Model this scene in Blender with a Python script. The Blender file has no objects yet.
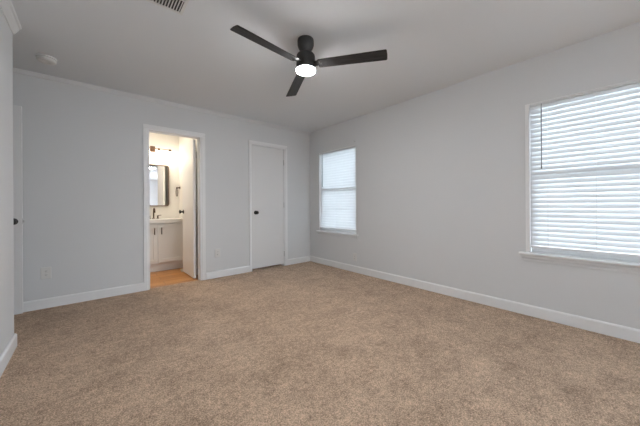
import bpy, bmesh, math, random
from mathutils import Vector, Matrix
R = math.radians
random.seed(4)
sc = bpy.context.scene

# ---------------------------------------------------------------- camera
cam = bpy.data.cameras.new('camera')
cam.sensor_width = 36.0
cam.lens = 268.27 / 640 * 36.0
cam.shift_y = -7.82 / 640
cam.clip_start = 0.05
co = bpy.data.objects.new('camera', cam)
sc.collection.objects.link(co)
YAW, ROLL = 0.7061, -0.0058
rt = Vector((math.cos(YAW), -math.sin(YAW), 0))
fw = Vector((math.sin(YAW), math.cos(YAW), 0))
up = Vector((0, 0, 1))
m = Matrix((rt, up, -fw)).transposed()
m = m @ Matrix.Rotation(ROLL, 3, 'Z')
co.matrix_world = Matrix.Translation((-3.1671, -4.0042, 1.06)) @ m.to_4x4()
sc.camera = co

# ---------------------------------------------------------------- sky, daylight, exposure
SKY = 10.0
w = bpy.data.worlds.new('sky'); sc.world = w; w.use_nodes = True
nt = w.node_tree; nt.nodes.clear()
tc = nt.nodes.new('ShaderNodeTexCoord'); sx = nt.nodes.new('ShaderNodeSeparateXYZ')
mr = nt.nodes.new('ShaderNodeMapRange'); mr.inputs[1].default_value = -0.15; mr.inputs[2].default_value = 0.25
mx = nt.nodes.new('ShaderNodeMix'); mx.data_type = 'RGBA'
mx.inputs[6].default_value = (0.58, 0.64, 0.70, 1); mx.inputs[7].default_value = (0.79, 0.885, 1.0, 1)
bg = nt.nodes.new('ShaderNodeBackground'); bg.inputs[1].default_value = SKY
ow = nt.nodes.new('ShaderNodeOutputWorld')
nt.links.new(tc.outputs['Generated'], sx.inputs[0]); nt.links.new(sx.outputs[2], mr.inputs[0])
nt.links.new(mr.outputs[0], mx.inputs[0]); nt.links.new(mx.outputs[2], bg.inputs[0]); nt.links.new(bg.outputs[0], ow.inputs[0])

# added fill light under the bathroom ceiling, not a known fixture
la = bpy.data.lights.new('bathroom_fill_light', 'AREA'); la.shape = 'DISK'; la.size = 0.40
la.energy = 8.5; la.color = (1.0, 0.87, 0.70)
lo = bpy.data.objects.new('bathroom_fill_light', la); sc.collection.objects.link(lo); lo.location = (-2.75, 0.75, 2.42)

sc.view_settings.view_transform = 'Standard'
sc.view_settings.look = 'None'
sc.view_settings.gamma = 1.0
sc.view_settings.use_curve_mapping = False
sc.view_settings.exposure = 0.68

# ---------------------------------------------------------------- materials
def new_mat(name):
    mt = bpy.data.materials.new(name); mt.use_nodes = True
    return mt, mt.node_tree, mt.node_tree.nodes['Principled BSDF']

def plain(name, col, rough=0.5, metal=0.0, spec=0.5, bump=0.0, scale=200.0, var=0.0):
    mt, t, b = new_mat(name)
    b.inputs['Base Color'].default_value = (*col, 1); b.inputs['Roughness'].default_value = rough
    b.inputs['Metallic'].default_value = metal; b.inputs['Specular IOR Level'].default_value = spec
    c = t.nodes.new('ShaderNodeTexCoord'); n = t.nodes.new('ShaderNodeTexNoise')
    n.inputs['Scale'].default_value = scale; n.inputs['Detail'].default_value = 3
    t.links.new(c.outputs['Object'], n.inputs['Vector'])
    if bump:
        bp = t.nodes.new('ShaderNodeBump'); bp.inputs['Strength'].default_value = bump; bp.inputs['Distance'].default_value = 0.002
        t.links.new(n.outputs['Fac'], bp.inputs['Height']); t.links.new(bp.outputs[0], b.inputs['Normal'])
    if var:
        hs = t.nodes.new('ShaderNodeMix'); hs.data_type = 'RGBA'
        hs.inputs[6].default_value = tuple(x * (1 - var) for x in col) + (1,); hs.inputs[7].default_value = tuple(min(1, x * (1 + var)) for x in col) + (1,)
        t.links.new(n.outputs['Fac'], hs.inputs[0]); t.links.new(hs.outputs[2], b.inputs['Base Color'])
    return mt

def emit(name, col, s):
    mt, t, b = new_mat(name)
    b.inputs['Base Color'].default_value = (0.9, 0.9, 0.9, 1)
    b.inputs['Emission Color'].default_value = (*col, 1); b.inputs['Emission Strength'].default_value = s
    return mt

def carpet_mat():
    mt, t, b = new_mat('carpet_pile')
    L = t.links.new
    c = t.nodes.new('ShaderNodeTexCoord')
    def noise(scale, det, rough=0.6):
        n = t.nodes.new('ShaderNodeTexNoise'); n.inputs['Scale'].default_value = scale; n.inputs['Detail'].default_value = det
        n.inputs['Roughness'].default_value = rough; L(c.outputs['Object'], n.inputs['Vector']); return n
    fine, mid, big, huge = noise(125, 3, .8), noise(34, 3), noise(7, 4, .7), noise(2.2, 3)
    def math_(op, a, bb):
        q = t.nodes.new('ShaderNodeMath'); q.operation = op
        for i, v in enumerate((a, bb)):
            if isinstance(v, (int, float)): q.inputs[i].default_value = v
            else: L(v, q.inputs[i])
        return q.outputs[0]
    s = math_('MULTIPLY', fine.outputs['Fac'], 0.58)
    s = math_('ADD', s, math_('MULTIPLY', mid.outputs['Fac'], 0.19))
    s = math_('ADD', s, math_('MULTIPLY', big.outputs['Fac'], 0.14))
    s = math_('ADD', s, math_('MULTIPLY', huge.outputs['Fac'], 0.09))
    r = t.nodes.new('ShaderNodeValToRGB')
    e = r.color_ramp.elements
    e[0].position = 0.42; e[0].color = (*CARPET_DARK, 1)
    e[1].position = 0.59; e[1].color = (*CARPET_LIGHT, 1)
    L(s, r.inputs[0]); L(r.outputs[0], b.inputs['Base Color'])
    b.inputs['Roughness'].default_value = 1.0; b.inputs['Specular IOR Level'].default_value = 0.05
    b.inputs['Sheen Weight'].default_value = 0.15; b.inputs['Sheen Roughness'].default_value = 0.6
    bp = t.nodes.new('ShaderNodeBump'); bp.inputs['Strength'].default_value = 0.9; bp.inputs['Distance'].default_value = 0.012
    L(math_('ADD', math_('MULTIPLY', fine.outputs['Fac'], .7), math_('MULTIPLY', mid.outputs['Fac'], .5)), bp.inputs['Height'])
    L(bp.outputs[0], b.inputs['Normal'])
    return mt
CARPET_DARK = (0.235, 0.150, 0.096)
CARPET_LIGHT = (0.84, 0.605, 0.425)

def plank_mat():
    mt, t, b = new_mat('wood_plank_flooring'); L = t.links.new
    c = t.nodes.new('ShaderNodeTexCoord')
    br = t.nodes.new('ShaderNodeTexBrick'); br.inputs['Scale'].default_value = 1.0
    br.inputs['Brick Width'].default_value = 1.2; br.inputs['Row Height'].default_value = 0.15; br.inputs['Mortar Size'].default_value = 0.002
    br.inputs['Color1'].default_value = (0.56, 0.25, 0.075, 1); br.inputs['Color2'].default_value = (0.70, 0.35, 0.125, 1); br.inputs['Mortar'].default_value = (0.2, 0.09, 0.03, 1)
    L(c.outputs['Object'], br.inputs['Vector'])
    mp = t.nodes.new('ShaderNodeMapping'); mp.inputs['Scale'].default_value = (3, 45, 1); L(c.outputs['Object'], mp.inputs[0])
    n = t.nodes.new('ShaderNodeTexNoise'); n.inputs['Scale'].default_value = 1.0; n.inputs['Detail'].default_value = 5; L(mp.outputs[0], n.inputs['Vector'])
    mx = t.nodes.new('ShaderNodeMix'); mx.data_type = 'RGBA'; mx.blend_type = 'MULTIPLY'; mx.inputs[0].default_value = 0.6
    rr = t.nodes.new('ShaderNodeValToRGB'); rr.color_ramp.elements[0].position = .3; rr.color_ramp.elements[0].color = (.6, .55, .5, 1); rr.color_ramp.elements[1].position = .7; rr.color_ramp.elements[1].color = (1, 1, 1, 1)
    L(n.outputs['Fac'], rr.inputs[0]); L(br.outputs['Color'], mx.inputs[6]); L(rr.outputs[0], mx.inputs[7]); L(mx.outputs[2], b.inputs['Base Color'])
    b.inputs['Roughness'].default_value = 0.35
    return mt

def blade_mat():
    mt, t, b = new_mat('dark_blade_wood'); L = t.links.new
    c = t.nodes.new('ShaderNodeTexCoord'); mp = t.nodes.new('ShaderNodeMapping'); mp.inputs['Scale'].default_value = (4, 70, 10)
    L(c.outputs['Object'], mp.inputs[0])
    n = t.nodes.new('ShaderNodeTexNoise'); n.inputs['Scale'].default_value = 1.0; n.inputs['Detail'].default_value = 4; L(mp.outputs[0], n.inputs['Vector'])
    rr = t.nodes.new('ShaderNodeValToRGB'); rr.color_ramp.elements[0].position = .3; rr.color_ramp.elements[0].color = (.010, .009, .009, 1); rr.color_ramp.elements[1].position = .75; rr.color_ramp.elements[1].color = (.040, .037, .036, 1)
    L(n.outputs['Fac'], rr.inputs[0]); L(rr.outputs[0], b.inputs['Base Color'])
    b.inputs['Roughness'].default_value = 0.5; b.inputs['Specular IOR Level'].default_value = 0.35
    return mt

def slat_mat():
    mt, t, b = new_mat('white_blind_slat'); L = t.links.new
    t.nodes.remove(b); out = t.nodes['Material Output']
    c = t.nodes.new('ShaderNodeTexCoord'); n = t.nodes.new('ShaderNodeTexNoise'); n.inputs['Scale'].default_value = 8
    L(c.outputs['Object'], n.inputs['Vector'])
    rr = t.nodes.new('ShaderNodeValToRGB'); rr.color_ramp.elements[0].color = (.84, .86, .87, 1); rr.color_ramp.elements[1].color = (.88, .89, .90, 1)
    L(n.outputs['Fac'], rr.inputs[0])
    d = t.nodes.new('ShaderNodeBsdfDiffuse'); tr = t.nodes.new('ShaderNodeBsdfTranslucent'); mx = t.nodes.new('ShaderNodeMixShader')
    mx.inputs[0].default_value = 0.18
    L(rr.outputs[0], d.inputs[0]); L(rr.outputs[0], tr.inputs[0]); L(d.outputs[0], mx.inputs[1]); L(tr.outputs[0], mx.inputs[2]); L(mx.outputs[0], out.inputs[0])
    return mt

def glass_mat():
    mt, t, b = new_mat('window_glass'); L = t.links.new
    t.nodes.remove(b); out = t.nodes['Material Output']
    tr = t.nodes.new('ShaderNodeBsdfTransparent'); tr.inputs[0].default_value = (.94, .96, .96, 1)
    g = t.nodes.new('ShaderNodeBsdfGlossy'); g.inputs['Roughness'].default_value = 0.02
    f = t.nodes.new('ShaderNodeFresnel'); f.inputs[0].default_value = 1.45
    mx = t.nodes.new('ShaderNodeMixShader'); L(f.outputs[0], mx.inputs[0]); L(tr.outputs[0], mx.inputs[1]); L(g.outputs[0], mx.inputs[2]); L(mx.outputs[0], out.inputs[0])
    return mt

WALL = plain('wall_paint', (0.72, 0.73, 0.738), 0.85, spec=0.2, bump=0.05, scale=260)
CEIL = plain('ceiling_paint', (0.755, 0.78, 0.805), 0.9, spec=0.15, bump=0.06, scale=200)
TRIM = plain('white_trim_paint', (0.86, 0.865, 0.87), 0.4, bump=0.02, scale=60)
DOORP = plain('white_door_paint', (0.80, 0.80, 0.80), 0.45, bump=0.02, scale=90)
BATHW = plain('bathroom_paint', (0.85, 0.83, 0.79), 0.6, bump=0.03, scale=220)
CARPET = carpet_mat()
PLANK = plank_mat()
BLACK = plain('matte_black_metal', (0.035, 0.034, 0.034), 0.5, spec=0.45, bump=0.02, scale=400)
KNOBM = plain('black_knob_metal', (0.012, 0.012, 0.012), 0.35, bump=0.01, scale=300)
BLADE = blade_mat()
LENS = emit('lit_fan_lens', (0.97, 0.985, 1.0), 170.0)
SHADE = emit('lit_frosted_shade', (1.0, 0.88, 0.70), 8.0)
BRONZE = plain('oil_rubbed_bronze', (0.085, 0.052, 0.035), 0.35, metal=0.6, bump=0.02, scale=150)
BRUSHED = plain('brushed_bronze', (0.17, 0.105, 0.07), 0.4, metal=0.6, bump=0.02, scale=150)
STEEL = plain('satin_steel', (0.55, 0.55, 0.55), 0.3, metal=1.0, bump=0.01, scale=200)
VAN = plain('vanity_white_paint', (0.80, 0.79, 0.77), 0.45, bump=0.02, scale=80)
QUARTZ = plain('white_counter', (0.84, 0.83, 0.81), 0.2, var=0.03, scale=30)
PLASTIC = plain('white_plastic', (0.74, 0.735, 0.72), 0.4, bump=0.01, scale=100)
DARKP = plain('dark_slot', (0.03, 0.03, 0.03), 0.6, bump=0.01, scale=100)
VINYL = plain('white_vinyl', (0.86, 0.865, 0.87), 0.35, bump=0.01, scale=50)
SLAT = slat_mat()
GLASS = glass_mat()
CORD = plain('blind_cord', (0.70, 0.72, 0.74), 0.8, bump=0.05, scale=900)
WANDM = plain('grey_plastic_wand', (0.20, 0.21, 0.22), 0.4, bump=0.01, scale=200)
MIRROR = plain('mirror_glass', (0.90, 0.91, 0.92), 0.02, metal=1.0, scale=10)
GRILLE = plain('vent_white_metal', (0.72, 0.72, 0.71), 0.5, bump=0.02, scale=120)
WEDGE = plain('beige_rubber', (0.55, 0.48, 0.40), 0.7, bump=0.04, scale=200)

# ---------------------------------------------------------------- mesh helpers
class MB:
    def __init__(s): s.bm = bmesh.new(); s.bev = 0
    def box(s, x0, x1, y0, y1, z0, z1, mtx=None):
        vs = [s.bm.verts.new((x, y, z)) for x in (x0, x1) for y in (y0, y1) for z in (z0, z1)]
        for f in ((0, 1, 3, 2), (4, 6, 7, 5), (0, 4, 5, 1), (2, 3, 7, 6), (0, 2, 6, 4), (1, 5, 7, 3)):
            s.bm.faces.new([vs[i] for i in f])
        if mtx: bmesh.ops.transform(s.bm, matrix=mtx, verts=vs)
        return s
    def lathe(s, prof, mtx=None, n=40, smooth=True):
        """prof: list of (radius, height) bottom to top, closed where radius is 0"""
        rings = []
        for r, z in prof:
            if r < 1e-6: rings.append([s.bm.verts.new((0, 0, z))])
            else: rings.append([s.bm.verts.new((r * math.cos(2 * math.pi * k / n), r * math.sin(2 * math.pi * k / n), z)) for k in range(n)])
        fs = []
        for a, b in zip(rings, rings[1:]):
            for k in range(n):
                q = [a[k % len(a)], a[(k + 1) % len(a)], b[(k + 1) % len(b)], b[k % len(b)]]
                u = []
                for v in q:
                    if v not in u: u.append(v)
                if len(u) > 2: fs.append(s.bm.faces.new(u))
        for f in fs: f.smooth = smooth
        if mtx: bmesh.ops.transform(s.bm, matrix=mtx, verts=[v for r in rings for v in r])
        return s
    def tube(s, pts, r, n=10, cap=True):
        pts = [Vector(p) for p in pts]; rings = []
        for i, p in enumerate(pts):
            d = (pts[min(i + 1, len(pts) - 1)] - pts[max(i - 1, 0)]).normalized()
            a = Vector((0, 0, 1)) if abs(d.z) < 0.9 else Vector((1, 0, 0))
            u = d.cross(a).normalized(); v = d.cross(u)
            rr = r[i] if isinstance(r, (list, tuple)) else r
            rings.append([s.bm.verts.new(p + (u * math.cos(2 * math.pi * k / n) + v * math.sin(2 * math.pi * k / n)) * rr) for k in range(n)])
        for a, b in zip(rings, rings[1:]):
            for k in range(n):
                s.bm.faces.new((a[k], a[(k + 1) % n], b[(k + 1) % n], b[k])).smooth = True
        if cap:
            s.bm.faces.new(rings[0]); s.bm.faces.new(rings[-1])
        return s
    def prism(s, poly, fn):
        """poly: 2D outline; fn(u, v, k) -> 3D for end k = 0, 1"""
        a = [s.bm.verts.new(fn(u, v, 0)) for u, v in poly]; b = [s.bm.verts.new(fn(u, v, 1)) for u, v in poly]
        n = len(poly)
        for k in range(n): s.bm.faces.new((a[k], a[(k + 1) % n], b[(k + 1) % n], b[k]))
        s.bm.faces.new(a); s.bm.faces.new(b)
        return s
    def build(s, name, mat, parent=None, bevel=0.0, seg=2):
        bmesh.ops.recalc_face_normals(s.bm, faces=s.bm.faces)
        me = bpy.data.meshes.new(name); s.bm.to_mesh(me); s.bm.free()
        me.materials.append(mat)
        o = bpy.data.objects.new(name, me); sc.collection.objects.link(o)
        if bevel:
            b = o.modifiers.new('bevel', 'BEVEL'); b.width = bevel; b.segments = seg; b.limit_method = 'ANGLE'; b.angle_limit = R(40)
            b.harden_normals = False
        if parent:
            o.parent = parent
        return o

def empty(name, loc=(0, 0, 0), rz=0.0):
    o = bpy.data.objects.new(name, None); sc.collection.objects.link(o)
    o.location = loc; o.rotation_euler = (0, 0, rz); o.empty_display_size = 0.1
    return o
def tag(o, label, cat, group=None):
    o['label'] = label; o['category'] = cat
    if group: o['group'] = group
    return o
def struct(o, label=None, cat=None):
    o['kind'] = 'structure'
    if label: o['label'] = label
    if cat: o['category'] = cat
    return o
def copy_tree(o, parent=None):
    c = o.copy(); sc.collection.objects.link(c)
    if parent: c.parent = parent
    for ch in list(o.children): copy_tree(ch, c)
    return c

# ---------------------------------------------------------------- room shell
H = 2.435
XL = -3.615        # face of the left wall
YE = -0.955        # end of the left wall (corner of the entry recess)
YR = -9.4          # rear wall
BX0, BX1, BY0, BY1 = -3.60, -1.92, 0.115, 1.50    # bathroom

fl = MB()
fl.box(XL, 0.15, YR - .15, 0.0, -.06, 0)
fl.box(-4.65, XL, YE, 0.0, -.06, 0)
fl.box(-2.622, -1.975, 0.0, 0.05, -.06, 0)
fl.box(-1.80, -0.10, 0.0, 0.9, -.06, 0)
struct(fl.build('floor', CARPET), 'tan cut pile bedroom carpet covering the whole floor', 'floor')
fb = MB(); fb.box(BX0, BX1, 0.05, BY1, -.06, -.004)
struct(fb.build('floor_bathroom', PLANK), 'warm orange wood plank floor inside the bathroom', 'floor')
ce = MB(); ce.box(-4.8, .15, YR - .15, 1.65, H, H + .12)
struct(ce.build('ceiling', CEIL), 'plain off white painted ceiling', 'ceiling')

# back wall with the bathroom doorway and the closet doorway
b = MB()
for x0, x1 in ((-4.65, -2.622), (-1.975, -1.213), (-.567, 0.0)): b.box(x0, x1, 0, .115, 0, H)
b.box(-2.622, -1.975, 0, .115, 2.048, H); b.box(-1.213, -.567, 0, .115, 2.063, H)
struct(b.build('wall_back', WALL), 'light grey back wall with two doorways', 'wall')

WIN = [(-0.272, -1.170), (-3.327, -4.275)]   # window openings along the right wall (far, near)
WZ0, WZ1 = 0.60, 2.008
FILL_OPENING = (-6.0, -7.9)  # ends of the added light opening in the unseen stretch of wall
b = MB()
ys = [0.9, WIN[0][0], WIN[0][1], WIN[1][0], WIN[1][1], YR - .15]
for i in (0, 2): b.box(0, .15, ys[i + 1], ys[i], 0, H)
b.box(0, .15, FILL_OPENING[0], ys[4], 0, H); b.box(0, .15, YR - .15, FILL_OPENING[1], 0, H); b.box(0, .15, FILL_OPENING[1], FILL_OPENING[0], 2.08, H)   # unseen opening added behind the photographer to let in fill daylight
for i in (1, 3): b.box(0, .15, ys[i + 1], ys[i], 0, WZ0 - .02); b.box(0, .15, ys[i + 1], ys[i], WZ1, H)
struct(b.build('wall_right', WALL), 'light grey window wall on the right', 'wall')
b = MB(); b.box(-4.65, XL, YR - .15, YE, 0, H)
struct(b.build('wall_left', WALL), 'light grey wall at the left edge ending in an outside corner', 'wall')
b = MB(); b.box(-4.80, -4.65, YR - .15, 1.65, 0, H)
struct(b.build('wall_entry', WALL))
b = MB()   # rear wall behind the photographer
b.box(XL, 0, YR - .15, YR, 0, H)
struct(b.build('wall_rear', WALL))

b = MB()
b.box(BX0, BX1, BY1, BY1 + .12, -.06, H)
struct(b.build('wall_bathroom_back', BATHW), 'cream bathroom wall behind the vanity', 'wall')
b = MB(); b.box(BX1, -1.80, BY0, BY1 + .12, -.06, H)
struct(b.build('wall_bathroom_right', BATHW), 'cream bathroom wall behind the open door', 'wall')
b = MB(); b.box(BX0 - .12, BX0, BY0, BY1 + .12, -.06, H)
struct(b.build('wall_bathroom_left', BATHW))
b = MB(); b.box(-1.80, 0.0, .90, 1.02, 0, H)
struct(b.build('wall_closet_back', WALL))

# crown moulding
CR = [(0, 0), (0, -.068), (.008, -.068), (.016, -.056), (.030, -.034), (.034, -.020), (.044, -.014), (.048, 0)]
def crown(name, p0, p1, nrm, m0=0, m1=0):
    p0, p1, nrm = Vector(p0), Vector(p1), Vector(nrm); d = (p1 - p0).normalized()
    mb = MB()
    mb.prism(CR, lambda u, v, k: (p0 - d * u * m0 if k == 0 else p1 + d * u * m1) + nrm * u + Vector((0, 0, H + v)))
    return struct(mb.build(name, WALL))
def small(name, p0, p1, nrm, m0, m1):
    global CR
    keep = CR; CR = [(0, 0), (0, -.040), (.008, -.040), (.014, -.034), (.026, -.014), (.032, -.006), (.034, 0)]
    o = crown(name, p0, p1, nrm, m0, m1); CR = keep
    return o
struct(small('trim_1', (-4.65, 0, 0), (0, 0, 0), (0, -1, 0), 0, 0), 'slim crown moulding along the top of the back wall', 'crown moulding')
struct(crown('trim_2', (XL, YE, 0), (XL, YR, 0), (1, 0, 0), 0, 0), 'crown moulding atop the wall at the left edge', 'crown moulding')

# baseboards
BB = [(0, 0), (.014, 0), (.014, .088), (.010, .096), (.006, .101), (0, .101)]
def base(mb, p0, p1, nrm, m0=0, m1=0):
    p0, p1, nrm = Vector(p0), Vector(p1), Vector(nrm); d = (p1 - p0).normalized()
    mb.prism(BB, lambda u, v, k: (p0 - d * u * m0 if k == 0 else p1 + d * u * m1) + nrm * u + Vector((0, 0, v)))
mb = MB()
base(mb, (-4.65, 0, 0), (-2.668, 0, 0), (0, -1, 0)); base(mb, (-1.916, 0, 0), (-1.247, 0, 0), (0, -1, 0)); base(mb, (-.527, 0, 0), (0, 0, 0), (0, -1, 0), 0, -1)
struct(mb.build('baseboard_back', TRIM), 'white baseboard along the back wall', 'baseboard')
mb = MB(); base(mb, (0, 0, 0), (0, FILL_OPENING[0], 0), (-1, 0, 0), -1, 0)
struct(mb.build('baseboard_right', TRIM), 'white baseboard under the two windows', 'baseboard')
mb = MB(); base(mb, (XL, YE, 0), (XL, YR, 0), (1, 0, 0), 1, 0); base(mb, (-4.65, YE, 0), (XL, YE, 0), (0, 1, 0), 0, 1)
struct(mb.build('baseboard_left', TRIM), 'white baseboard wrapping the corner at the left edge', 'baseboard')
mb = MB(); base(mb, (BX1, BY1, 0), (BX1, BY0, 0), (-1, 0, 0))
struct(mb.build('baseboard_bathroom', TRIM))

# door casings and jambs
def casing_bar(mb, x0, x1, z0, z1, vertical, flip):
    """stepped flat moulding on the back wall face, thicker at its outer edge"""
    if vertical:
        a, c = (x0, x1) if not flip else (x1, x0)      # a = outer edge
        prof = [(0, 0), (0, -.017), (.6, -.015), (.72, -.011), (1, -.009), (1, 0)]
        mb.prism(prof, lambda u, v, k: Vector((a + (c - a) * u, v, z0 if k == 0 else z1)))
    else:
        prof = [(0, 0), (0, -.017), (.6, -.015), (.72, -.011), (1, -.009), (1, 0)]
        mb.prism(prof, lambda u, v, k: Vector((x0 if k == 0 else x1, v, z1 + (z0 - z1) * u)))
def doorway(name, x0, x1, zt, wl, wr, wt, depth, label, stop=None):
    mb = MB()
    casing_bar(mb, x0 - .004 - wl, x0 - .004, 0, zt + .004, True, False)
    casing_bar(mb, x1 + .004, x1 + .004 + wr, 0, zt + .004, True, True)
    casing_bar(mb, x0 - .004 - wl, x1 + .004 + wr, zt + .004, zt + .004 + wt, False, False)
    t = .018
    mb.box(x0 - t, x0, -.001, depth, 0, zt + t); mb.box(x1, x1 + t, -.001, depth, 0, zt + t); mb.box(x0, x1, -.001, depth, zt, zt + t)
    if stop:
        s0, s1 = stop
        mb.box(x0, x0 + .010, s0, s1, 0, zt); mb.box(x1 - .010, x1, s0, s1, 0, zt); mb.box(x0, x1, s0, s1, zt - .010, zt)
    return struct(mb.build(name, TRIM), label, 'door frame')
doorway('trim_3', -2.604, -1.993, 2.030, .060, .068, .060, .117, 'white casing and jamb around the open bathroom doorway', (.045, .078))
doorway('trim_4', -1.195, -.585, 2.045, .048, .058, .060, .117, 'white casing around the closed closet door', (.050, .08))

# ---------------------------------------------------------------- doors
def knob(name, root, mtx, mat=KNOBM):
    mb = MB()
    mb.lathe([(0, 0), (.031, 0), (.032, .004), (.028, .009), (.013, .011), (.0115, .028), (.016, .034), (.026, .042), (.029, .050), (.0275, .058), (.019, .064), (0, .066)], mtx, 32)
    return mb.build(name, mat, root)
def hinge(root, x, y, z, ax=0.0, mat=STEEL):
    mb = MB(); mb.lathe([(0, -.046), (.0045, -.046), (.0065, -.044), (.0065, .044), (.0045, .046), (0, .046)], Matrix.Translation((x, y, z)), 12)
    return mb.build('hinge', mat, root)
RX = lambda a: Matrix.Rotation(R(a), 4, 'X')
RY = lambda a: Matrix.Rotation(R(a), 4, 'Y')
T = lambda *p: Matrix.Translation(p)

# closed closet door
d = MB().box(-1.191, -.589, .004, .039, .036, 2.041).build('door_1', DOORP, None, .002)
struct(d, 'closed flat white closet door with a black knob', 'door')
knob('knob', d, T(-1.128, .004, .946) @ RX(90))['label'] = 'round black door knob'
for z in (1.809, 1.067, .21): hinge(d, -.586, .000, z)
# open bathroom door, swung a right angle into the bathroom
d = MB().box(-2.047, -2.012, .122, .727, .012, 2.025).build('door_2', DOORP, None, .002)
struct(d, 'white bathroom door standing open into the bathroom', 'door')
knob('knob', d, T(-2.047, .664, .968) @ RY(-90))
knob('knob', d, T(-2.012, .664, .968) @ RY(90))
MB().box(-2.040, -2.019, .7265, .7285, .94, 1.0).build('latch_plate', STEEL, d)
for z in (1.80, 1.03, .25):
    hinge(d, -2.003, .121, z)
# entry door standing open in the recess, against the back wall
d = MB().box(-4.45, -3.684, -.105, -.070, .015, 2.048).build('door_3', DOORP, None, .002)
struct(d, 'white entry door open in the recess at far left', 'door')
knob('knob', d, T(-3.740, -.105, .918) @ RX(90))
knob('knob', d, T(-3.740, -.070, .918) @ RX(-90) @ Matrix.Scale(.8, 4))
MB().box(-3.6845, -3.6825, -.099, -.076, .888, .948).box(-3.684, -3.670, -.094, -.081, .907, .929).build('latch_plate', STEEL, d)
for z in (1.8, 1.05, .25): hinge(d, -4.452, -.066, z)

# ---------------------------------------------------------------- windows, sills, blinds
def make_window(name, y_far, y_near, t, label):
    root = struct(empty(name, (0, (y_far + y_near) / 2, 0)), label, 'window')
    W = (y_far - y_near) / 2
    def part(mb, n, mat, bev=0):
        return mb.build(n, mat, root, bev)
    mb = MB()
    mb.box(-.004, .06, W - t, W, WZ0, WZ1); mb.box(-.004, .06, -W, -W + t, WZ0, WZ1); mb.box(-.004, .06, -W + t, W - t, WZ1 - .012, WZ1)
    part(mb, 'jamb_lining', VINYL, .002)
    i = W - t; zb, zt_ = WZ0 + .0, WZ1 - .012; zm = 1.352
    mb = MB()
    mb.box(.060, .145, i - .014, i, zb, zt_); mb.box(.060, .145, -i, -i + .014, zb, zt_); mb.box(.060, .145, -i + .014, i - .014, zt_ - .006, zt_); mb.box(.060, .145, -i + .014, i - .014, zb, zb + .02)
    part(mb, 'window_frame', VINYL, .002)
    j = i - .014
    for nm, x0, x1, z0, z1 in (('lower_sash', .062, .086, zb + .02, zm + .024), ('upper_sash', .088, .112, zm - .024, zt_ - .006)):
        mb = MB(); s = .028
        mb.box(x0, x1, j - s, j, z0, z1); mb.box(x0, x1, -j, -j + s, z0, z1); mb.box(x0, x1, -j + s, j - s, z1 - (.048 if nm == 'lower_sash' else .016), z1); mb.box(x0, x1, -j + s, j - s, z0, z0 + .048)
        sash = part(mb, nm, VINYL, .002)
        g = MB().box((x0 + x1) / 2 - .003, (x0 + x1) / 2 + .003, -j + s - .005, j - s + .005, z0 + .043, z1 - (.043 if nm == 'lower_sash' else .011)).build('glass_pane', GLASS, root)
        g.parent = sash
    mb = MB()   # stool, with a rounded nose
    ex = .050
    pr = [(.10, 0), (.10, -.022), (-.030, -.022), (-.036, -.018), (-.038, -.011), (-.036, -.004), (-.030, 0)]
    mb.prism(pr, lambda u, v, k: Vector((u, (-W - ex) if k == 0 else (W + ex), WZ0 + v)) if u <= 0.0 else Vector((u, -W if k == 0 else W, WZ0 + v)))
    part(mb, 'sill', TRIM)
    mb = MB()
    pa = [(0, -.022), (-.022, -.022), (-.020, -.045), (-.012, -.060), (-.012, -.078), (0, -.082)]
    mb.prism(pa, lambda u, v, k: Vector((u, (-W - ex + .02) if k == 0 else (W + ex - .02), WZ0 + v)))
    part(mb, 'apron', WALL)
    return root
make_window('window_1', *WIN[0], .007, 'far double hung window near the room corner')
make_window('window_2', *WIN[1], .032, 'near double hung window cut by the right edge')

def make_blind():
    root = empty('window_blind')
    hw = (WIN[0][0] - WIN[0][1]) / 2 - .009; xc = .026
    ztop, zbot, pitch = 1.984, .682, .0455
    n = int(round((ztop - zbot) / pitch)); TILT = R(70)
    mb = MB()
    mb.box(xc - .022, xc + .020, -hw, hw, 1.984, 1.996)
    mb.build('headrail', SLAT, root, .002)
    mb = MB()
    for k in range(n + 1):
        zc = ztop - .010 - k * (ztop - .010 - zbot - .012) / n
        sec = []
        for q in range(7):
            s = (q / 6 - .5) * .051; bow = .0022 * (1 - (2 * q / 6 - 1) ** 2)
            # s runs from the room edge (low) to the window edge (high); the crown of the slat faces the room
            x = xc + s * math.cos(TILT) - bow * math.sin(TILT); z = zc + s * math.sin(TILT) + bow * math.cos(TILT)
            sec.append((x, z))
        th = .0022
        poly = sec + [(x + th * math.sin(TILT), z - th * math.cos(TILT)) for x, z in reversed(sec)]
        mb.prism(poly, lambda u, v, e: Vector((u, -hw if e == 0 else hw, v)))
    mb.build('slats', SLAT, root)
    MB().box(xc - .024, xc + .024, -hw, hw, .648, .668).build('bottom_rail', VINYL, root, .004)
    for y in (-hw + .13, 0, hw - .13):
        mb = MB()
        mb.tube([(xc - .0225, y, 1.965), (xc - .0225, y, .666)], .0008, 6); mb.tube([(xc + .0235, y, 1.965), (xc + .0235, y, .666)], .0008, 6)
        mb.build('ladder_cord', SLAT, root)
    mb = MB()
    wy = hw - .088
    mb.tube([(xc - .030, wy, 1.985), (xc - .034, wy, 1.96), (xc - .035, wy, 1.90), (xc - .035, wy, 1.42), (xc - .035, wy, 1.385)], [.0025, .0025, .0042, .0042, .0055], 8)
    mb.build('tilt_wand', WANDM, root)['label'] = 'thin grey tilt wand'
    return root
bl = make_blind(); bl.location = (0, (WIN[0][0] + WIN[0][1]) / 2, 0)
tag(bl, 'closed white slat blind in the far window near the room corner', 'blind', 'window blinds')
b2 = copy_tree(bl); b2.location = (0, (WIN[1][0] + WIN[1][1]) / 2, 0)
b2['label'] = 'closed white slat blind in the near window cut by the right edge'
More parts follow.
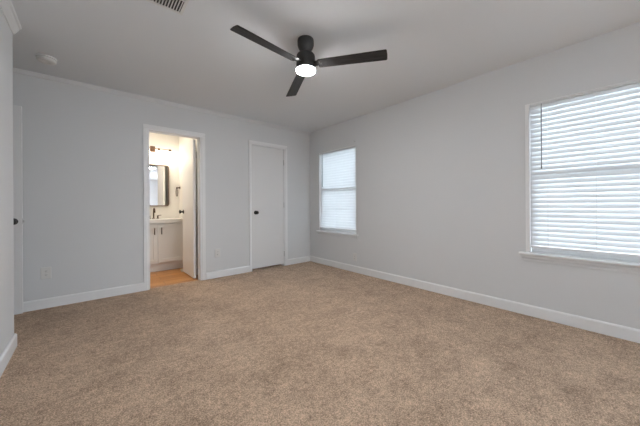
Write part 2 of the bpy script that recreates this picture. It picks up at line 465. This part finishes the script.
tag(MB().lathe([(0, 0), (.006, 0), (.0065, .004), (.003, .006), (.003, .018), (.006, .021), (.006, .024), (0, .026)], T(0, -1.149, 2.062) @ RY(-90), 12).build('wall_hook', STEEL),
    'tiny metal hook in the wall just above the far window', 'hook')

# ---------------------------------------------------------------- ceiling fan
FX, FY = -1.804, -2.234
fan = tag(empty('ceiling_fan', (FX, FY, H)), 'dark three bladed ceiling fan with a lit round lens', 'ceiling fan')
MB().lathe([(0, 0), (.066, 0), (.068, -.010), (.068, -.046), (.062, -.066), (.050, -.088), (.041, -.102), (.039, -.110), (0, -.110)][::-1], None, 48).build('canopy', BLACK, fan)
MB().lathe([(0, -.106), (.038, -.106), (.052, -.112), (.068, -.122), (.076, -.134), (.078, -.148), (.078, -.220), (.080, -.224), (.082, -.232), (.082, -.250), (0, -.250)][::-1], None, 48).build('motor_housing', BLACK, fan)
MB().lathe([(.0, -.2495), (.078, -.2495), (.079, -.252), (.078, -.260), (.071, -.267), (.052, -.273), (.027, -.276), (0, -.277)][::-1], None, 48).build('light_lens', LENS, fan)['label'] = 'glowing white light lens'
def blade_mesh():
    mb = MB()
    w0, w1, r0, r1, th = .046, .056, .105, .655, .0055
    out = [(r0, -w0 + .008), (r0 + .008, -w0)]
    out += [(r1 - .010, -w1), (r1 - .002, -w1 + .006), (r1 + .004, 0.0), (r1 + .004, w1 - .008), (r1 - .004, w1), (r0 + .008, w0), (r0, w0 - .008)]
    mb.prism(out, lambda u, v, k: Vector((u, v, -th / 2 if k == 0 else th / 2)))
    return mb
def bracket_mesh():
    mb = MB()
    mb.prism([(.060, -.030), (.150, -.026), (.165, -.016), (.168, 0), (.165, .016), (.150, .026), (.060, .030)], lambda u, v, k: Vector((u, v, .0035 if k == 0 else .0075)))
    for u, v in ((.125, -.014), (.125, .014), (.152, 0)):
        mb.lathe([(0, -.0055), (.004, -.0050), (.0055, -.0028), (.0055, .003)], T(u, v, 0), 10)
    return mb
blade0 = None
for k, a in enumerate((-173.5, -53.5, 66.5)):
    if blade0 is None:
        bl_ = blade_mesh().build('blade', BLADE, fan, .0015)
        br_ = bracket_mesh().build('blade_bracket', BLACK, bl_)
        blade0 = bl_
    else:
        bl_ = copy_tree(blade0, fan)
    bl_.location = (0, 0, -.2095); bl_.rotation_euler = (R(-12), 0, R(a))

# ---------------------------------------------------------------- ceiling fittings
sm = tag(empty('smoke_detector', (-3.475, -.490, H)), 'round white smoke detector on the ceiling near the entry recess', 'smoke detector')
MB().lathe([(0, 0), (.070, 0), (.070, -.012), (.064, -.013), (0, -.013)][::-1], None, 40).build('mounting_base', PLASTIC, sm)
MB().lathe([(0, -.0135), (.058, -.0135), (.058, -.017), (.066, -.019), (.066, -.034), (.056, -.042), (.025, -.045), (.022, -.043), (0, -.043)][::-1], None, 40).build('cover', PLASTIC, sm)

vt = tag(empty('ceiling_vent', (-2.84, -2.055, H)), 'white louvred air vent in the ceiling at the top edge', 'vent')
vx, vy = .175, .155
mb = MB()
mb.box(-vx, vx, -vy, -vy + .018, -.008, 0); mb.box(-vx, vx, vy - .018, vy, -.008, 0); mb.box(-vx, -vx + .018, -vy + .018, vy - .018, -.008, 0); mb.box(vx - .018, vx, -vy + .018, vy - .018, -.008, 0)
mb.box(-vx + .018, vx - .018, -.006, .006, -.007, 0)
mb.build('vent_frame', GRILLE, vt, .0015)
mb = MB().box(-vx + .018, vx - .018, -vy + .018, vy - .018, -.0012, -.0002)  # dark sheet painted in for the shade behind the louvres
mb.build('vent_dark_sheet', DARKP, vt)
mb = MB()
for row in (1, -1):
    for k in range(18):
        x = -vx + .027 + k * .0174
        y0, y1 = (.006, vy - .018) if row > 0 else (-vy + .018, -.006)
        mb.box(-.0050, .0050, y0, y1, -.0012, .0000, T(x, 0, -.0045) @ RY(-38))
mb.build('louvers', GRILLE, vt)

# ---------------------------------------------------------------- outlets
def make_outlet():
    root = empty('wall_outlet')      # built facing -y with its back on the plane y = 0
    MB().box(-.039, .039, -.0065, 0, -.061, .061).build('cover_plate', PLASTIC, root, .0025)
    for dz in (.0195, -.0195):
        mb = MB()
        out = [(.0165 * math.cos(a), .0145 * math.sin(a)) for a in [2 * math.pi * q / 24 for q in range(24)]]
        out = [(max(-.0165, min(.0165, u * 1.15)), max(-.0125, min(.0125, v))) for u, v in out]
        mb.prism(out, lambda u, v, k: Vector((u, -.0055 if k == 0 else -.0080, dz + v)))
        r_ = mb.build('receptacle', PLASTIC, root)
        s_ = MB(); s_.box(-.0075, -.0050, -.0083, -.0078, dz - .002, dz + .007); s_.box(.0050, .0075, -.0083, -.0078, dz - .001, dz + .006)
        s_.lathe([(0, 0), (.0025, 0), (.0025, .0004), (0, .0004)], T(0, -.0079, dz - .0065) @ RX(90), 10)
        s_.build('slots', DARKP, r_)
    MB().lathe([(0, 0), (.003, 0), (.0026, .001), (0, .0012)], T(0, -.0055, 0) @ RX(90), 10).build('screw', STEEL, root)
    return root
o1 = make_outlet(); o1.location = (-3.530, 0, .366)
tag(o1, 'white wall outlet on the back wall left of the bathroom doorway', 'outlet', 'wall outlets')
o2 = copy_tree(o1); o2.location = (-1.750, 0, .362); o2['label'] = 'white wall outlet between the bathroom doorway and the closet door'
o3 = copy_tree(o1); o3.location = (0, -1.135, .235); o3.rotation_euler = (0, 0, R(90)); o3.rotation_euler.z = R(-90)
o3['label'] = 'pale wall outlet low on the right wall below the far window'

# ---------------------------------------------------------------- bathroom
VX0, VX1, VF = -2.735, -1.935, .985
van = tag(empty('bathroom_vanity', (-2.335, 1.25, 0)), 'white two door vanity cabinet under the bathroom mirror', 'vanity cabinet')
def vpart(mb, n, mat, bev=0.0, parent=None):
    o = mb.build(n, mat, parent or van, bev)
    if parent is None: o.location = (2.335, -1.25, 0)
    return o
mb = MB()
mb.box(VX0, VX0 + .018, VF + .019, 1.497, .135, .788); mb.box(VX1 - .018, VX1, VF + .019, 1.497, .135, .788)
mb.box(VX0 + .018, VX1 - .018, VF + .019, 1.497, .135, .153); mb.box(VX0 + .018, VX1 - .018, 1.485, 1.497, .153, .788)
mb.box(VX0, VX0 + .04, VF, VF + .019, .135, .788); mb.box(VX1 - .04, VX1, VF, VF + .019, .135, .788)
mb.box(VX0 + .04, VX1 - .04, VF, VF + .019, .135, .165); mb.box(VX0 + .04, VX1 - .04, VF, VF + .019, .745, .788); mb.box(-2.375, -2.335, VF, VF + .019, .165, .745)
vpart(mb, 'cabinet_body', VAN, .001)
vpart(MB().box(VX0 + .005, VX1 - .005, VF + .065, 1.497, -.003, .135), 'toe_kick', VAN)
def shaker(x0, x1, z0, z1, handle_x):
    mb = MB(); s = .058
    y0, y1 = VF - .020, VF - .001
    mb.box(x0, x0 + s, y0, y1, z0, z1); mb.box(x1 - s, x1, y0, y1, z0, z1); mb.box(x0 + s, x1 - s, y0, y1, z1 - s, z1); mb.box(x0 + s, x1 - s, y0, y1, z0, z0 + s)
    mb.box(x0 + s, x1 - s, y0 + .011, y1, z0 + s, z1 - s)
    dr = vpart(mb, 'door', VAN)
    h = MB(); hz = .660
    h.tube([(handle_x, y0, hz - .040), (handle_x, y0 - .022, hz - .040)], .0045, 8); h.tube([(handle_x, y0, hz + .040), (handle_x, y0 - .022, hz + .040)], .0045, 8)
    h.tube([(handle_x, y0 - .024, hz - .055), (handle_x, y0 - .024, hz + .055)], .0065, 10)
    h.build('handle', BRONZE, dr)['label'] = 'dark bronze bar handle'
shaker(VX0 + .012, -2.3585, .148, .772, -2.402)
shaker(-2.3515, VX1 - .012, .148, .772, -2.303)

def counter():
    mb = MB(); bm = mb.bm
    X0, X1, Y0, Y1, z0, z1 = -2.75, -1.922, .942, 1.498, .7885, .842
    cx, cy, ax, ay, N = -2.335, 1.20, .20, .15, 48
    outer, inner, low = [], [], []
    for k in range(N):
        a = 2 * math.pi * k / N; c, s = math.cos(a), math.sin(a)
        tx = ((X1 - cx) / c if c > 0 else (X0 - cx) / c) if abs(c) > 1e-6 else 1e9
        ty = ((Y1 - cy) / s if s > 0 else (Y0 - cy) / s) if abs(s) > 1e-6 else 1e9
        t_ = min(tx, ty)
        outer.append((cx + c * t_, cy + s * t_)); inner.append((cx + ax * c, cy + ay * s))
    for cxn, cyn in ((X0, Y0), (X1, Y0), (X0, Y1), (X1, Y1)):
        k = min(range(N), key=lambda i: (outer[i][0] - cxn) ** 2 + (outer[i][1] - cyn) ** 2); outer[k] = (cxn, cyn)
    rings = [[bm.verts.new((x, y, z0)) for x, y in outer], [bm.verts.new((x, y, z1)) for x, y in outer], [bm.verts.new((x, y, z1)) for x, y in inner]]
    for f, dz in ((.97, -.010), (.88, -.045), (.65, -.085), (.25, -.098)):
        rings.append([bm.verts.new((cx + (x - cx) * f, cy + (y - cy) * f, z1 + dz)) for x, y in inner])
    for a, b_ in zip(rings, rings[1:]):
        for k in range(N): bm.faces.new((a[k], a[(k + 1) % N], b_[(k + 1) % N], b_[k]))
    bm.faces.new(rings[-1])
    # underside ring stays open around the bowl
    bowl = rings[3]
    return mb.build('countertop', QUARTZ)
tag(counter(), 'white vanity countertop with sink basin on the bathroom cabinet', 'countertop')

fz = .842
fc = tag(empty('sink_faucet', (-2.345, 1.40, fz)), 'dark bronze high arc faucet on the bathroom vanity top', 'faucet')
MB().lathe([(0, 0), (.026, 0), (.026, .006), (.018, .012), (.0135, .016), (.0135, .03), (0, .03)], None, 24).build('base', BRONZE, fc)
pts = [(0, 0, .02), (0, 0, .13)] + [(0, -.05 + .05 * math.cos(a), .13 + .05 * math.sin(a)) for a in [R(q) for q in range(15, 181, 15)]] + [(0, -.10, .105)]
MB().tube(pts, .0115, 12).build('spout', BRONZE, fc)
for sx_ in (-1, 1):
    mb = MB(); mb.lathe([(0, 0), (.023, 0), (.023, .006), (.014, .012), (.012, .045), (.014, .055), (0, .058)], T(.062 * sx_, 0, 0), 20)
    mb.tube([(.062 * sx_, 0, .052), (.090 * sx_, -.004, .058), (.118 * sx_, -.008, .060)], [.006, .0055, .0045], 8)
    mb.build('lever_handle', BRONZE, fc)

# mirror with rounded corners
def rr(w_, h_, r_, n=8):
    out = []
    for sx_, sz_, a0 in ((1, 1, 0), (-1, 1, 90), (-1, -1, 180), (1, -1, 270)):
        for q in range(n + 1):
            a = R(a0 + 90 * q / n); out.append((sx_ * (w_ - r_) + r_ * math.cos(a), sz_ * (h_ - r_) + r_ * math.sin(a)))
    return out
mi = tag(empty('wall_mirror', (-2.345, BY1, 1.425)), 'rounded rectangular mirror with thin bronze frame above the vanity', 'mirror')
mb = MB(); bm = mb.bm
o_, i_ = rr(.255, .365, .045), rr(.243, .353, .034); n_ = len(o_)
R4 = [[bm.verts.new((u, y, v)) for u, v in prof] for prof, y in ((o_, -.001), (o_, -.030), (i_, -.030), (i_, -.012))]
for a, b_ in zip(R4, R4[1:]):
    for k in range(n_): bm.faces.new((a[k], a[(k + 1) % n_], b_[(k + 1) % n_], b_[k]))
mb.build('mirror_frame', BRUSHED, mi)
MB().prism(rr(.2445, .3545, .035), lambda u, v, k: Vector((u, -.010 if k == 0 else -.015, v))).build('mirror_glass', MIRROR, mi)

# vanity light: back box, rod, four sockets with lit shades
vl = tag(empty('vanity_light', (-2.345, BY1, 2.062)), 'bronze vanity light bar with glowing shades above the mirror', 'vanity light')
MB().box(-.038, .038, -.040, -.001, -.050, .050).build('backplate', BRUSHED, vl, .004)
MB().tube([(-.30, -.085, .004), (.285, -.085, .004)], .0065, 10).tube([(0, -.038, .004), (0, -.085, .004)], .010, 10).build('rod', BRUSHED, vl)
for x in (-.26, -.087, .087, .26):
    MB().lathe([(0, -.035), (.019, -.035), (.021, -.028), (.021, .006), (.012, .016), (0, .018)], T(x, -.085, 0), 20).build('socket', BRUSHED, vl)
    MB().lathe([(.030, -.145), (.036, -.145), (.036, -.040), (.024, -.0355), (0, -.0355)][::1] + [], T(x, -.085, 0), 24).build('glass_shade', SHADE, vl)['label'] = 'glowing frosted glass shade'

tr_ = tag(empty('towel_ring', (BX1, 1.43, 1.395)), 'bronze towel ring on the bathroom wall beside the vanity', 'towel ring')
MB().lathe([(0, 0), (.024, 0), (.024, .006), (.010, .010), (.010, .055), (.013, .060), (0, .064)], RY(-90), 20).build('post', BRONZE, tr_)
ring = [(-.052, .0 + .062 * math.sin(a), -.078 + .078 * math.cos(a)) for a in [R(q) for q in range(0, 361, 12)]]
MB().tube(ring, .0055, 8, False).build('ring', BRONZE, tr_)

tag(MB().prism([(0, 0), (.10, 0), (.10, .004), (.0, .034)], lambda u, v, k: Vector((-2.060 - .0 if k == 0 else -2.020, .728 + .10 - u + .003, v - .0035))).build('door_stop', WEDGE, None, .002),
    'small beige wedge at the foot of the open bathroom door', 'door stop')
